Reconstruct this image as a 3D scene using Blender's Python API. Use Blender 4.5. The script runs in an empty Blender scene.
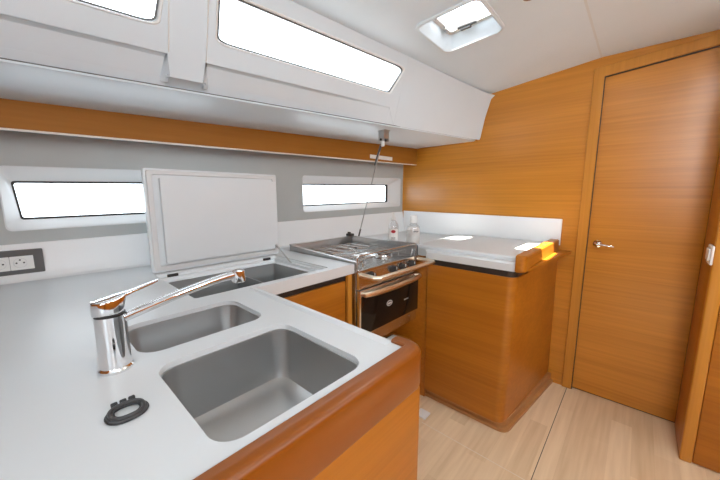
import bpy, bmesh, math, random
from mathutils import Vector, Matrix
from mathutils.geometry import tessellate_polygon
random.seed(4)
SC = bpy.context.scene
COL = SC.collection
PI = math.pi
WORLD = {}          # object name -> world position of its origin

# ------------------------------------------------------------------ materials
def base_mat(name):
    m = bpy.data.materials.new(name); m.use_nodes = True
    nt = m.node_tree; b = nt.nodes['Principled BSDF']
    return m, nt, b
def plain(name, col, rough=.5, metal=0., bump=0., bscale=200., var=.0, coat=0., spec=.5):
    m, nt, b = base_mat(name)
    b.inputs['Base Color'].default_value = (*col, 1)
    b.inputs['Roughness'].default_value = rough
    b.inputs['Metallic'].default_value = metal
    b.inputs['Specular IOR Level'].default_value = spec
    if coat:
        b.inputs['Coat Weight'].default_value = coat; b.inputs['Coat Roughness'].default_value = .12
    tc = nt.nodes.new('ShaderNodeTexCoord')
    no = nt.nodes.new('ShaderNodeTexNoise'); no.inputs['Scale'].default_value = bscale
    nt.links.new(tc.outputs['Object'], no.inputs['Vector'])
    if var:
        n2 = nt.nodes.new('ShaderNodeTexNoise'); n2.inputs['Scale'].default_value = 7
        n2.inputs['Detail'].default_value = 4
        nt.links.new(tc.outputs['Object'], n2.inputs['Vector'])
        r = nt.nodes.new('ShaderNodeValToRGB')
        r.color_ramp.elements[0].position = .3; r.color_ramp.elements[1].position = .7
        r.color_ramp.elements[0].color = (*[c * (1 - var) for c in col], 1)
        r.color_ramp.elements[1].color = (*[min(1, c * (1 + var)) for c in col], 1)
        nt.links.new(n2.outputs['Fac'], r.inputs['Fac'])
        nt.links.new(r.outputs['Color'], b.inputs['Base Color'])
    if bump:
        bp = nt.nodes.new('ShaderNodeBump'); bp.inputs['Strength'].default_value = bump
        bp.inputs['Distance'].default_value = .001
        nt.links.new(no.outputs['Fac'], bp.inputs['Height'])
        nt.links.new(bp.outputs['Normal'], b.inputs['Normal'])
    return m
def wood(name, dark, light, axis='y', rough=.38, fine=70., contrast=1., coat=.12, long=1.2, spec=.4):
    """straight grained veneer; the grain runs along the given axis"""
    m, nt, b = base_mat(name)
    tc = nt.nodes.new('ShaderNodeTexCoord'); mp = nt.nodes.new('ShaderNodeMapping')
    sc = {'x': (long, fine * .5, fine), 'y': (fine * .5, long, fine), 'z': (fine, fine, long)}[axis]
    mp.inputs['Scale'].default_value = sc
    geo = nt.nodes.new('ShaderNodeNewGeometry')
    nt.links.new(geo.outputs['Position'], mp.inputs['Vector'])
    n1 = nt.nodes.new('ShaderNodeTexNoise'); n1.inputs['Scale'].default_value = 1.0
    n1.inputs['Detail'].default_value = 5; n1.inputs['Roughness'].default_value = .6
    nt.links.new(mp.outputs['Vector'], n1.inputs['Vector'])
    mp2 = nt.nodes.new('ShaderNodeMapping')
    sc2 = {'x': (.7, 6, 8), 'y': (6, .7, 8), 'z': (6, 6, .7)}[axis]
    mp2.inputs['Scale'].default_value = sc2
    nt.links.new(geo.outputs['Position'], mp2.inputs['Vector'])
    n2 = nt.nodes.new('ShaderNodeTexNoise'); n2.inputs['Scale'].default_value = 1.; n2.inputs['Detail'].default_value = 3
    nt.links.new(mp2.outputs['Vector'], n2.inputs['Vector'])
    mx = nt.nodes.new('ShaderNodeMath'); mx.operation = 'MULTIPLY_ADD'; mx.inputs[1].default_value = .55
    m2 = nt.nodes.new('ShaderNodeMath'); m2.operation = 'MULTIPLY'; m2.inputs[1].default_value = .45
    nt.links.new(n2.outputs['Fac'], m2.inputs[0])
    nt.links.new(n1.outputs['Fac'], mx.inputs[0]); nt.links.new(m2.outputs[0], mx.inputs[2])
    r = nt.nodes.new('ShaderNodeValToRGB')
    r.color_ramp.elements[0].position = .5 - .16 / contrast; r.color_ramp.elements[1].position = .5 + .16 / contrast
    r.color_ramp.elements[0].color = (*dark, 1); r.color_ramp.elements[1].color = (*light, 1)
    nt.links.new(mx.outputs[0], r.inputs['Fac']); nt.links.new(r.outputs['Color'], b.inputs['Base Color'])
    b.inputs['Roughness'].default_value = rough; b.inputs['Specular IOR Level'].default_value = spec
    b.inputs['Coat Weight'].default_value = coat; b.inputs['Coat Roughness'].default_value = .3
    bp = nt.nodes.new('ShaderNodeBump'); bp.inputs['Strength'].default_value = .12; bp.inputs['Distance'].default_value = .0006
    nt.links.new(n1.outputs['Fac'], bp.inputs['Height']); nt.links.new(bp.outputs['Normal'], b.inputs['Normal'])
    return m
def floor_mat():
    m, nt, b = base_mat('floorboards')
    geo = nt.nodes.new('ShaderNodeNewGeometry')
    sep = nt.nodes.new('ShaderNodeSeparateXYZ'); nt.links.new(geo.outputs['Position'], sep.inputs[0])
    # board index across y
    dv = nt.nodes.new('ShaderNodeMath'); dv.operation = 'DIVIDE'; dv.inputs[1].default_value = .085
    nt.links.new(sep.outputs['Y'], dv.inputs[0])
    flr = nt.nodes.new('ShaderNodeMath'); flr.operation = 'FLOOR'; nt.links.new(dv.outputs[0], flr.inputs[0])
    # board pieces along x, shifted from row to row
    sh = nt.nodes.new('ShaderNodeMath'); sh.operation = 'MULTIPLY'; sh.inputs[1].default_value = .37
    nt.links.new(flr.outputs[0], sh.inputs[0])
    dx = nt.nodes.new('ShaderNodeMath'); dx.operation = 'MULTIPLY_ADD'; dx.inputs[1].default_value = 1.6
    nt.links.new(sep.outputs['X'], dx.inputs[0]); nt.links.new(sh.outputs[0], dx.inputs[2])
    fx = nt.nodes.new('ShaderNodeMath'); fx.operation = 'FLOOR'; nt.links.new(dx.outputs[0], fx.inputs[0])
    cmb = nt.nodes.new('ShaderNodeCombineXYZ'); nt.links.new(flr.outputs[0], cmb.inputs[0]); nt.links.new(fx.outputs[0], cmb.inputs[1])
    wn = nt.nodes.new('ShaderNodeTexWhiteNoise'); nt.links.new(cmb.outputs[0], wn.inputs['Vector'])
    mp = nt.nodes.new('ShaderNodeMapping'); mp.inputs['Scale'].default_value = (2.2, 38, 1)
    nt.links.new(geo.outputs['Position'], mp.inputs['Vector'])
    n1 = nt.nodes.new('ShaderNodeTexNoise'); n1.inputs['Scale'].default_value = 1; n1.inputs['Detail'].default_value = 5
    nt.links.new(mp.outputs['Vector'], n1.inputs['Vector'])
    a = nt.nodes.new('ShaderNodeMath'); a.operation = 'MULTIPLY_ADD'; a.inputs[1].default_value = .30
    a2 = nt.nodes.new('ShaderNodeMath'); a2.operation = 'MULTIPLY'; a2.inputs[1].default_value = .70
    nt.links.new(n1.outputs['Fac'], a2.inputs[0]); nt.links.new(wn.outputs['Value'], a.inputs[0]); nt.links.new(a2.outputs[0], a.inputs[2])
    r = nt.nodes.new('ShaderNodeValToRGB')
    r.color_ramp.elements[0].position = .25; r.color_ramp.elements[1].position = .75
    r.color_ramp.elements[0].color = (.64, .46, .27, 1); r.color_ramp.elements[1].color = (.84, .66, .44, 1)
    nt.links.new(a.outputs[0], r.inputs['Fac']); nt.links.new(r.outputs['Color'], b.inputs['Base Color'])
    b.inputs['Roughness'].default_value = .5
    return m
def steel(name, col=(.56, .55, .53), rough=.3, brushed=True):
    m, nt, b = base_mat(name)
    b.inputs['Base Color'].default_value = (*col, 1); b.inputs['Metallic'].default_value = 1; b.inputs['Roughness'].default_value = rough
    if brushed:
        tc = nt.nodes.new('ShaderNodeTexCoord'); mp = nt.nodes.new('ShaderNodeMapping'); mp.inputs['Scale'].default_value = (3, 260, 260)
        n = nt.nodes.new('ShaderNodeTexNoise'); n.inputs['Scale'].default_value = 1.
        nt.links.new(tc.outputs['Object'], mp.inputs['Vector']); nt.links.new(mp.outputs['Vector'], n.inputs['Vector'])
        mr = nt.nodes.new('ShaderNodeMapRange'); mr.inputs['To Min'].default_value = rough - .02; mr.inputs['To Max'].default_value = rough + .03
        nt.links.new(n.outputs['Fac'], mr.inputs['Value']); nt.links.new(mr.outputs[0], b.inputs['Roughness'])
    return m
def glass(name, tint=(1, 1, 1), alpha_mix=.9):
    m = bpy.data.materials.new(name); m.use_nodes = True; nt = m.node_tree
    for n in list(nt.nodes): nt.nodes.remove(n)
    o = nt.nodes.new('ShaderNodeOutputMaterial'); t = nt.nodes.new('ShaderNodeBsdfTransparent'); t.inputs[0].default_value = (*tint, 1)
    g = nt.nodes.new('ShaderNodeBsdfGlossy'); g.inputs['Roughness'].default_value = .03
    x = nt.nodes.new('ShaderNodeMixShader'); x.inputs[0].default_value = 1 - alpha_mix
    nt.links.new(t.outputs[0], x.inputs[1]); nt.links.new(g.outputs[0], x.inputs[2]); nt.links.new(x.outputs[0], o.inputs[0])
    return m

M = {
 'gel': plain('white_gelcoat', (.66, .725, .765), .32, bump=.03, bscale=60, var=.01),
 'ceil': plain('white_headliner', (.72, .82, .90), .55, bump=.1, bscale=500, var=.01),
 'solid': plain('white_solid_surface', (.63, .65, .66), .34, bump=.02, bscale=300, var=.012),
 'splash': plain('white_splashback', (.84, .855, .86), .3, var=.005),
 'lining': plain('grey_hull_lining', (.46, .48, .47), .7, bump=.2, bscale=600, var=.02),
 'surround': plain('pale_window_moulding', (.70, .71, .71), .4),
 'lid': plain('pale_lid_plastic', (.72, .76, .78), .38, var=.008),
 'well': plain('grey_cooler_liner', (.20, .205, .205), .4),
 'rubber': plain('grey_black_rubber', (.045, .045, .046), .4),
 'black': plain('black_rubber', (.018, .018, .018), .45),
 'dark': plain('dark_gap_strip', (.03, .022, .018), .5),
 'plate': plain('dark_grey_plate', (.10, .10, .10), .4),
 'whitep': plain('white_plastic', (.80, .80, .78), .3),
 'chrome': steel('polished_chrome', (.82, .82, .83), .06, False),
 'steel': steel('brushed_steel', (.50, .50, .495), .34, False),
 'hob': steel('stove_steel', (.74, .73, .71), .24),
 'frame_steel': steel('stove_frame_steel', (.52, .52, .515), .3),
 'brass': steel('warm_handle_steel', (.90, .78, .62), .34),
 'iron': plain('burner_iron', (.03, .025, .022), .5),
 'oven_glass': plain('oven_black_glass', (.010, .008, .007), .10, spec=.25),
 'wood_y': wood('veneer_bulkhead', (.33, .105, .005), (.46, .160, .011), 'y'),
 'wood_x': wood('veneer_side', (.33, .105, .005), (.46, .160, .011), 'x'),
 'wood_b': wood('veneer_lit_glossy', (.44, .162, .010), (.62, .250, .026), 'y', rough=.3, coat=.35, spec=.5),  # same wood made lighter, stronger light on bulkhead and door put in colour
 'wood_z': wood('varnished_frame', (.44, .17, .018), (.58, .25, .035), 'z', rough=.3),
 'rim': wood('varnished_rim', (.21, .056, .004), (.26, .073, .006), 'x', rough=.28, contrast=.6, coat=.15, spec=.35),
 'fascia': wood('varnished_fascia', (.31, .115, .012), (.40, .155, .020), 'x', rough=.5, contrast=.6, coat=0, spec=.2),
 'wood_dark': wood('brown_kick_veneer', (.36, .16, .05), (.46, .22, .08), 'y'),  # browner veneer for the refrigerator plinth
 'edge': plain('pale_edging', (.80, .72, .62), .4),
 'floor': floor_mat(),
 'glass': glass('clear_glass'),
 'clearp': glass('clear_bottle_plastic', (.93, .93, .93), .86),
 'label': plain('bottle_label_white', (.86, .84, .80), .4),
 'red': plain('label_red', (.45, .02, .03), .4),
 'ink': plain('print_grey', (.12, .12, .12), .5),
 'bronze': plain('lamp_bronze', (.22, .10, .06), .35),
 'deck_out': plain('dulled_deck_paint', (.22, .22, .22), .6),  # deck darkened so less sun bounces up to the headliner
}

# ------------------------------------------------------------------ mesh helpers
def B(): return bmesh.new()
def box(bm, x0, x1, y0, y1, z0, z1, bev=0., seg=2):
    t = bmesh.new(); bmesh.ops.create_cube(t, size=1)
    for v in t.verts:
        v.co = Vector(((x0 + x1) / 2 + v.co.x * (x1 - x0), (y0 + y1) / 2 + v.co.y * (y1 - y0), (z0 + z1) / 2 + v.co.z * (z1 - z0)))
    if bev: bmesh.ops.bevel(t, geom=list(t.edges), offset=bev, segments=seg, affect='EDGES', profile=.5)
    join(bm, t); return bm
def join(bm, t):
    me = bpy.data.meshes.new('t'); t.to_mesh(me); t.free(); bm.from_mesh(me); bpy.data.meshes.remove(me)
def loft(bm, rings, cap0=True, cap1=True, closed=True):
    vs = [[bm.verts.new(p) for p in r] for r in rings]; n = len(rings[0])
    for a, b in zip(vs[:-1], vs[1:]):
        for i in range(n if closed else n - 1):
            j = (i + 1) % n
            bm.faces.new((a[i], a[j], b[j], b[i]))
    if cap0: bm.faces.new(list(reversed(vs[0])))
    if cap1: bm.faces.new(vs[-1])
    return bm
def frame_of(d):
    d = Vector(d).normalized(); up = Vector((0, 0, 1)) if abs(d.z) < .9 else Vector((1, 0, 0))
    s = d.cross(up).normalized(); return d, s, s.cross(d).normalized()
def tube(bm, pts, r, n=12, flat=1.):
    pts = [Vector(p) for p in pts]; rs = r if isinstance(r, (list, tuple)) else [r] * len(pts); rings = []
    ps = None
    for i, p in enumerate(pts):
        d = (pts[min(i + 1, len(pts) - 1)] - pts[max(i - 1, 0)])
        if ps is None: d, s, u = frame_of(d)
        else:
            d = d.normalized(); s = (ps - d * ps.dot(d)).normalized(); u = s.cross(d).normalized()
        ps = s
        rings.append([p + (s * math.cos(a) + u * math.sin(a) * flat) * rs[i] for a in [2 * PI * k / n for k in range(n)]])
    return loft(bm, rings)
def lathe(bm, c, prof, n=28, axis=(0, 0, 1), sx=1., sy=1.):
    d, s, u = frame_of(axis); c = Vector(c); rings = []
    for r, h in prof:
        rings.append([c + d * h + (s * math.cos(a) * sx + u * math.sin(a) * sy) * max(r, 1e-5) for a in [2 * PI * k / n for k in range(n)]])
    return loft(bm, rings)
def rrect(x0, x1, y0, y1, r, n=6):
    pts = []
    for cx, cy, a0 in ((x1 - r, y1 - r, 0), (x0 + r, y1 - r, 90), (x0 + r, y0 + r, 180), (x1 - r, y0 + r, 270)):
        for k in range(n + 1):
            a = math.radians(a0 + 90 * k / n); pts.append((cx + r * math.cos(a), cy + r * math.sin(a)))
    return pts
def rpoly(pts, rad, n=5):
    """polygon with rounded corners; rad per corner"""
    out = []; N = len(pts)
    for i, p in enumerate(pts):
        p = Vector(p); a = Vector(pts[i - 1]); c = Vector(pts[(i + 1) % N]); r = rad[i] if isinstance(rad, (list, tuple)) else rad
        if r <= 0: out.append(tuple(p)); continue
        u = (a - p).normalized(); v = (c - p).normalized(); ang = u.angle(v); t = r / math.tan(ang / 2)
        A = p + u * t; C = p + v * t
        for k in range(n + 1):
            s = k / n; out.append(tuple(A * (1 - s) ** 2 + p * 2 * s * (1 - s) + C * s ** 2))
    return out
def subdiv(pts, maxlen):
    out = []
    for i, p in enumerate(pts):
        q = Vector(pts[(i + 1) % len(pts)]); p = Vector(p); k = max(1, int((q - p).length / maxlen))
        out += [tuple(p.lerp(q, j / k)) for j in range(k)]
    return out
def plate(bm, loops, d0, d1, mp=lambda u, v, d: (u, v, d)):
    """a sheet outlined by loops[0] with holes loops[1:], from depth d0 to d1"""
    flat = [p for l in loops for p in l]
    tris = tessellate_polygon([[Vector((p[0], p[1], 0)) for p in l] for l in loops])
    f = [bm.verts.new(mp(p[0], p[1], d0)) for p in flat]; b = [bm.verts.new(mp(p[0], p[1], d1)) for p in flat]
    for t in tris:
        for vs in ([f[i] for i in t], [b[i] for i in reversed(t)]):
            try: bm.faces.new(vs)
            except ValueError: pass
    k = 0
    for l in loops:
        n = len(l)
        for i in range(n):
            j = (i + 1) % n
            bm.faces.new((f[k + i], f[k + j], b[k + j], b[k + i]))
        k += n
    return bm
def ring_loft(bm, loops_d, mp=lambda u, v, d: (u, v, d), cap_last=False):
    rings = [[Vector(mp(u, v, d)) for u, v in l] for l, d in loops_d]
    return loft(bm, rings, False, cap_last)
def smooth_mesh(me, ang=35):
    for p in me.polygons: p.use_smooth = True
    try: me.set_sharp_from_angle(angle=math.radians(ang))
    except Exception: pass
def obj(name, bm, mat, parent=None, bev=0., label=None):
    bmesh.ops.recalc_face_normals(bm, faces=list(bm.faces))
    xs = [v.co.x for v in bm.verts]; ys = [v.co.y for v in bm.verts]; zs = [v.co.z for v in bm.verts]
    c = Vector(((min(xs) + max(xs)) / 2, (min(ys) + max(ys)) / 2, min(zs)))
    for v in bm.verts: v.co -= c
    me = bpy.data.meshes.new(name); bm.to_mesh(me); bm.free(); me.materials.append(M[mat]); smooth_mesh(me)
    o = bpy.data.objects.new(name, me); COL.objects.link(o); WORLD[o.name] = c
    if parent: o.parent = parent; o.location = c - WORLD[parent.name]
    else: o.location = c
    if bev:
        md = o.modifiers.new('bevel', 'BEVEL'); md.width = bev; md.segments = 2; md.limit_method = 'ANGLE'; md.angle_limit = math.radians(40)
    if label: o['label'] = label
    return o
def thing(name, label, cat, loc=(0, 0, 0), group=None):
    o = bpy.data.objects.new(name, None); COL.objects.link(o); o.location = loc; o.empty_display_size = .05; WORLD[o.name] = Vector(loc)
    o['label'] = label; o['category'] = cat
    if group: o['group'] = group
    return o
def tag(o, label, cat, group=None):
    o['label'] = label; o['category'] = cat
    if group: o['group'] = group
    return o
def struct(name, bm, mat, label=None, cat=None, bev=0.):
    o = obj(name, bm, mat, bev=bev); o['kind'] = 'structure'
    if label: o['label'] = label
    if cat: o['category'] = cat
    return o
def sroot(name, label, cat, loc):
    o = thing(name, label, cat, loc); o['kind'] = 'structure'; return o
def text(name, s, size, mat, parent, origin, right, up, depth=.0006):
    cu = bpy.data.curves.new(name, 'FONT'); cu.body = s; cu.size = size; cu.extrude = depth; cu.align_x = 'CENTER'; cu.align_y = 'CENTER'
    t = bpy.data.objects.new(name, cu); COL.objects.link(t); bpy.context.view_layer.update()
    me = bpy.data.meshes.new_from_object(t.evaluated_get(bpy.context.evaluated_depsgraph_get())); bpy.data.objects.remove(t)
    r = Vector(right).normalized(); u = Vector(up).normalized(); n = r.cross(u); o0 = Vector(origin)
    bm = bmesh.new(); bm.from_mesh(me); bpy.data.meshes.remove(me)
    for v in bm.verts: c = v.co.copy(); v.co = o0 + r * c.x + u * c.y + n * c.z
    return obj(name, bm, mat, parent)

# ------------------------------------------------------------------ the boat's own lines
WT = .93                                     # worktop height
XB = 2.29                                    # forward bulkhead
XA = -1.3                                    # aft end of what is built
def hull(x, z, d): return Vector((x, 1.722 - .07 * x + d, z + .016 * x))            # hull lining
def hull_y(x): return 1.722 - .07 * x
def tb(x): return Vector((x, 1.30 - .1572 * x, 1.613 + .0183 * x))                 # foot of the coachroof side
def tt(x): return Vector((x, 1.188 - .144 * x, 2.016 - .031 * x))                  # its top, where the headliner begins
def trunk(x, w, d):
    n = Vector((.15, .95, .24)).normalized()
    return tb(x).lerp(tt(x), w) + n * d
def ceil_map(x, y, d):
    T = tt(x); t = (y - .24) / (T.y - .24)
    return Vector((x, y, 2.015 + t * (T.z - 2.015) + d))

# ------------------------------------------------------------------ floor, walls, ceiling
b = B(); box(b, XA, XB + .02, -1.45, 1.9, -.05, 0)
struct('floor', b, 'floor', 'pale wooden cabin sole boards', 'floor')
fl = B(); box(fl, 1.3, 2.285, .2375, .2405, -.004, .0012)
struct('trim_1', fl, 'dark', 'dark lengthwise seam in the floorboards', 'seam')
fl = B(); box(fl, 1.372, 1.3745, .2405, .78, -.004, .0008)
struct('trim_2', fl, 'edge', 'faint crosswise seam in the floorboards', 'seam')

b = B()
door_loop = [(-.262, .0), (-.262, 1.95), (.216, 1.908), (.216, .0)]
plate(b, [[(-1.45, -.0), (-.262, 0), (-.262, 1.95), (.216, 1.908), (.216, 0), (1.75, 0), (1.75, 2.02), (1.0, 2.06), (-1.45, 2.06)]], 0, .03, lambda u, v, d: (XB + d, u, v))
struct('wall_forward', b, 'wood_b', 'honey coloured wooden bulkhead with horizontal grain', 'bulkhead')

# hull lining with its two window openings
WO = [(-.040, .80), (1.248, 2.243)]
WZ = (1.120, 1.352)
holes = [rrect(a, c, WZ[0], WZ[1], .022) for a, c in WO]
b = B()
outer = subdiv([(XA, 1.058), (2.284, 1.058), (2.284, 1.59), (XA, 1.59)], .3)
plate(b, [outer] + holes, 0, .012, hull)
struct('wall_port', b, 'lining', 'grey fabric hull lining above the splashback', 'wall')
GL = [(-.010, .765, (-.002, .0)), (1.215, 2.128, (0, .0))]
for k, ((a, c), (ga, gc, _)) in enumerate(zip(WO, GL)):
    r = sroot('window_%d' % (k + 1), ['long hull window behind the raised lid', 'long hull window above the stove'][k], 'window', tuple(hull((a + c) / 2, WZ[0], .03)))
    g0, g1 = 1.159, 1.299
    lo = rpoly([(gc, g1), (ga, g1), (ga + .012, g0), (gc, g0)], .01, 6)
    # the surround: outer loop resampled to the same count
    oo = rpoly([(c, WZ[1]), (a, WZ[1]), (a, WZ[0]), (c, WZ[0])], .022, 6)
    fo = rpoly([(c + .0, WZ[1]), (a, WZ[1]), (a, WZ[0]), (c, WZ[0])], .022, 6)
    s = B(); ring_loft(s, [(fo, .014), (fo, -.002), ([(u + (.004 if u > (a + c) / 2 else -.004), v + (.004 if v > 1.23 else -.004)) for u, v in fo], -.004)], hull)
    mid = [(u, v) for u, v in rpoly([(gc + .004, g1 + .004), (ga - .004, g1 + .004), (ga + .008, g0 - .004), (gc + .004, g0 - .004)], .012, 6)]
    ring_loft(s, [(fo, -.002), (mid, .042), (mid, .055)], hull)
    obj('window_surround', s, 'surround', r)
    gs = B(); plate(gs, [subdiv(mid, .2), [(u, v) for u, v in reversed(rpoly([(gc - .014, g1 - .004), (ga + .003, g1 - .004), (ga + .014, g0 + .004), (gc - .014, g0 + .004)], .01, 6))]], .043, .052, hull)
    obj('gasket', gs, 'black', r)
    gp = B(); plate(gp, [subdiv(mid, .2)], .0525, .0565, hull)
    obj('pane', gp, 'glass', r)

# splashback along the hull
b = B()
xs = [XA + (2.284 - XA) * i / 14 for i in range(15)]
prof = [(-.052, WT - .0005), (-.034, WT + .008), (-.022, WT + .03), (-.014, 1.0), (-.004, 1.066), (-.002, 1.068), (.012, 1.068), (.012, WT - .0005)]
rings = []
for x in xs:
    rings.append([Vector((x, hull_y(x) + d, z if z < .94 else z + .016 * x)) for d, z in prof])
loft(b, rings)
tag(obj('splashback', b, 'splash'), 'white splashback running along the hull side under the windows', 'splashback')

# coachroof side with its two windows
def wloop(x0, x1t, x1b, w0, w1, r): return rpoly([(x0, w1), (x0, w0), (x1b, w0), (x1t, w1)], r, 6)
T1 = wloop(-.75, .379, .357, .435, .84, [.05, .05, .05, .05]); T2 = wloop(.533, 1.455, 1.385, .435, .84, [.03, .05, .03, .055])
b = B()
FW = .250                                   # lower edge of the proud window panel
outer = subdiv([(XA, FW), (.385, FW), (.392, .075), (.492, .075), (.499, FW), (1.40, FW), (1.46, 0), (XB - .004, 0), (XB - .004, 1), (XA, 1)], .3)
plate(b, [outer, list(reversed(T1)), list(reversed(T2))], 0, .03, trunk)
struct('wall_upper', b, 'gel', 'white moulded coachroof side with two long windows', 'wall')
for k, L in enumerate((T1, T2)):
    cx = sum(p[0] for p in L) / len(L); cw = sum(p[1] for p in L) / len(L)
    r = sroot('window_%d' % (k + 3), ['coachroof window at the aft end', 'long coachroof window above the hob'][k], 'window', tuple(trunk(cx, .44, .03)))
    def scl(L, e): return [(cx + (u - cx) * (1 + e / (.45)), cw + (v - cw) * (1 + e / .08)) for u, v in L]
    s = B(); ring_loft(s, [(L, .032), (L, -.0015), (scl(L, .004), -.004), (scl(L, .006), 0.0005)], trunk)
    ring_loft(s, [(L, -.0015), (scl(L, -.003), .012), (scl(L, -.0035), .030)], trunk)
    obj('window_surround', s, 'whitep', r)
    s = B(); ring_loft(s, [(scl(L, -.0029), .0045), (scl(L, -.0075), .0055), (scl(L, -.0075), .010), (scl(L, -.003), .011)], trunk); obj('gasket', s, 'plate', r)
    s = B(); plate(s, [scl(L, -.003)], .020, .025, trunk); obj('pane', s, 'glass', r)
# set-back lower band of the coachroof side, with a soft cove under the window panel
b = B()
def skin(x0, x1, w0, w1, n=8, d=.026):
    cove = [(w0, d), (w1 - .085, d), (w1 - .06, d * .93), (w1 - .035, d * .72), (w1 - .015, d * .38), (w1 - .002, .0005), (w1 + .02, d * .5), (w0 + .0, d + .004)]
    rings = []
    for i in range(n + 1):
        x = x0 + (x1 - x0) * i / n; e = min(1, max(.12, (1.42 - x) / .35))
        rings.append([trunk(x, w, dd * e) for w, dd in cove])
    loft(b, rings)
skin(XA, .380, .0, FW); skin(.380, .504, 0., .077, 2); skin(.504, 1.41, .0, FW)
for xa, xb in ((.388, .366), (.496, .518)):
    loft(b, [[trunk(xa, w, .0005), trunk(xa + (xb - xa) * .3, w, .010), trunk(xa + (xb - xa) * .6, w, .019), trunk(xb, w, .026), trunk(xb, w, .029), trunk(xa, w, .029)] for w in (.03, .08, .15, .22, .255)])
loft(b, [[trunk(x, w, d) for w, d in ((0, d0), (FW, d1), (FW, .03), (0, .03))] for x, d0, d1 in ((1.40, .003, .003), (1.43, .0015, .0015), (1.47, .001, .001))])
struct('trim_3', b, 'gel', 'set-back lower band of the coachroof side', 'moulding')
b = B()
for xx in (.388, .502):
    loft(b, [[trunk(xx - .003, w, .001), trunk(xx, w, -.004), trunk(xx + .003, w, .001)] for w in (.26, .5, .75, .985)])
struct('trim_4', b, 'whitep', 'two upright ribs between the coachroof windows', 'rib')
# dark shadow joint and pale lip at the foot of the coachroof side
b = B(); rings = []
for x in xs:
    p = tb(x); rings.append([p + Vector(v) for v in ((0, -.001, -.001), (0, .04, -.001), (0, .04, -.006), (0, -.001, -.006))])
loft(b, rings); struct('trim_5', b, 'plate', 'dark joint under the coachroof side', 'joint')
b = B(); rings = []
for x in xs:
    p = tb(x); o = Vector((x, 1.58 - .07 * x + .008, 1.562 + .03 * x)); q = Vector((x, hull_y(x) + .02, 1.578 + .026 * x))
    rings.append([p + Vector((0, -.004, -.0055)), p + Vector((0, -.006, -.012)), p + Vector((0, .008, -.017)), o + Vector((0, -.04, .004)), o, q, q + Vector((0, 0, .03)), o + Vector((0, 0, .03)), p + Vector((0, .0, -.009))])
loft(b, rings); struct('ceiling_side', b, 'gel', 'white underside of the side deck', 'ceiling')
b = B()
cor = [trunk(XB - .06, -.03, -.02), trunk(XB - .06, .02, -.026)]
rings = []
for x, th in ((1.46, .001), (1.9, .008), (2.20, .016), (2.284, .04)):
    rings.append([trunk(x, w, d) for w, d in ((-.01, .0005), (-.01, -th), (.05, -th * 1.05), (.5, -th * .75), (.9, -th * .8), (.985, -th * 1.3), (.985, .0005))])
loft(b, rings); struct('trim_6', b, 'gel', 'flared forward end of the coachroof side', 'moulding')

# headliner
def seg_ceiling(name, loops, mat='ceil', label=''):
    b = B(); plate(b, loops, 0, .02, ceil_map); return struct(name, b, mat, label, 'ceiling')
HX0, HX1, HY0, HY1 = 1.262, 1.555, .535, .808
edge = [(x, tt(x).y) for x in xs[:-1]] + [(XB - .002, tt(XB).y)]
loop = edge + [(XB - .002, .243), (XA, .243)]
hatch_outer = rrect(HX0, HX1, HY0, HY1, .035, 6)
hatch2 = rrect(1.25, 1.50, .26, .31, .02, 5)
b = B()
def ceil_strip(x0, x1, n, hole=None):
    for i in range(n):
        a_, c_ = x0 + (x1 - x0) * i / n, x0 + (x1 - x0) * (i + 1) / n
        if hole is None:
            for j in range(6):
                def yy(x, j): return .243 + (tt(x).y + .004 - .243) * j / 6
                q = [(a_, yy(a_, j)), (c_, yy(c_, j)), (c_, yy(c_, j + 1)), (a_, yy(a_, j + 1))]
                v0 = [b.verts.new(ceil_map(x, y, 0)) for x, y in q]; b.faces.new(v0)
                v1 = [b.verts.new(ceil_map(x, y, .02)) for x, y in q]; b.faces.new(v1)
        else:
            q = [(a_, .243), (c_, .243), (c_, tt(c_).y + .004), (a_, tt(a_).y + .004)]
            t_ = bmesh.new(); plate(t_, [q, hole], 0, .02, ceil_map); join(b, t_)
ceil_strip(XA, HX0 - .02, 9); ceil_strip(HX0 - .02, HX1 + .02, 1, list(reversed(hatch_outer))); ceil_strip(HX1 + .02, XB - .002, 4)
bmesh.ops.remove_doubles(b, verts=list(b.verts), dist=.00005)
struct('ceiling', b, 'ceil', 'white headliner panel to port with the deck hatch', 'ceiling')
b = B(); H2 = rrect(1.20, 1.50, .05, .225, .03, 5)  # unseen second opening, added and sized to shape a sun patch
def cr(x, y, d): return Vector((x, y, 2.0155 + .0 * y + d))
plate(b, [subdiv([(XA, .238), (XB - .002, .238), (XB - .002, -1.45), (XA, -1.45)], .4), list(reversed(H2))], 0, .02, cr)
struct('ceiling_starboard', b, 'ceil', 'white headliner panel over the passage', 'ceiling')
b = B(); box(b, XA, XB - .002, .236, .245, 2.0145, 2.03)
struct('trim_7', b, 'gel', 'seam between the two headliner panels', 'seam')

# starboard side and what is behind the camera
b = B(); plate(b, [[(XA, 0), (2.29, 0), (2.29, 2.015), (XA, 2.015)], [(.15, 1.47), (.15, 1.90), (1.9, 1.90), (1.9, 1.47)]], 0, .03, lambda u, v, d: (u, -1.45 + d, v))  # unseen window opening added in this wall to light the port side
struct('wall_starboard', b, 'wood_x', 'wooden starboard side lining', 'wall')

b = B(); plate(b, [[(-1.45, 0), (1.85, 0), (1.85, 2.06), (-1.45, 2.06)], [(-1.15, 1.2), (-1.15, 1.97), (-.2, 1.97), (-.2, 1.2)]], 0, .03, lambda u, v, d: (XA - .03 + d, u, v))
struct('wall_aft', b, 'wood_y', 'wooden aft bulkhead with the companionway opening', 'bulkhead')
b = B(); box(b, XA, XB + .03, 1.86, 1.87, 0, .9); struct('trim_10', b, 'lining', 'hull side below the worktop', 'hull')

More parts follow.
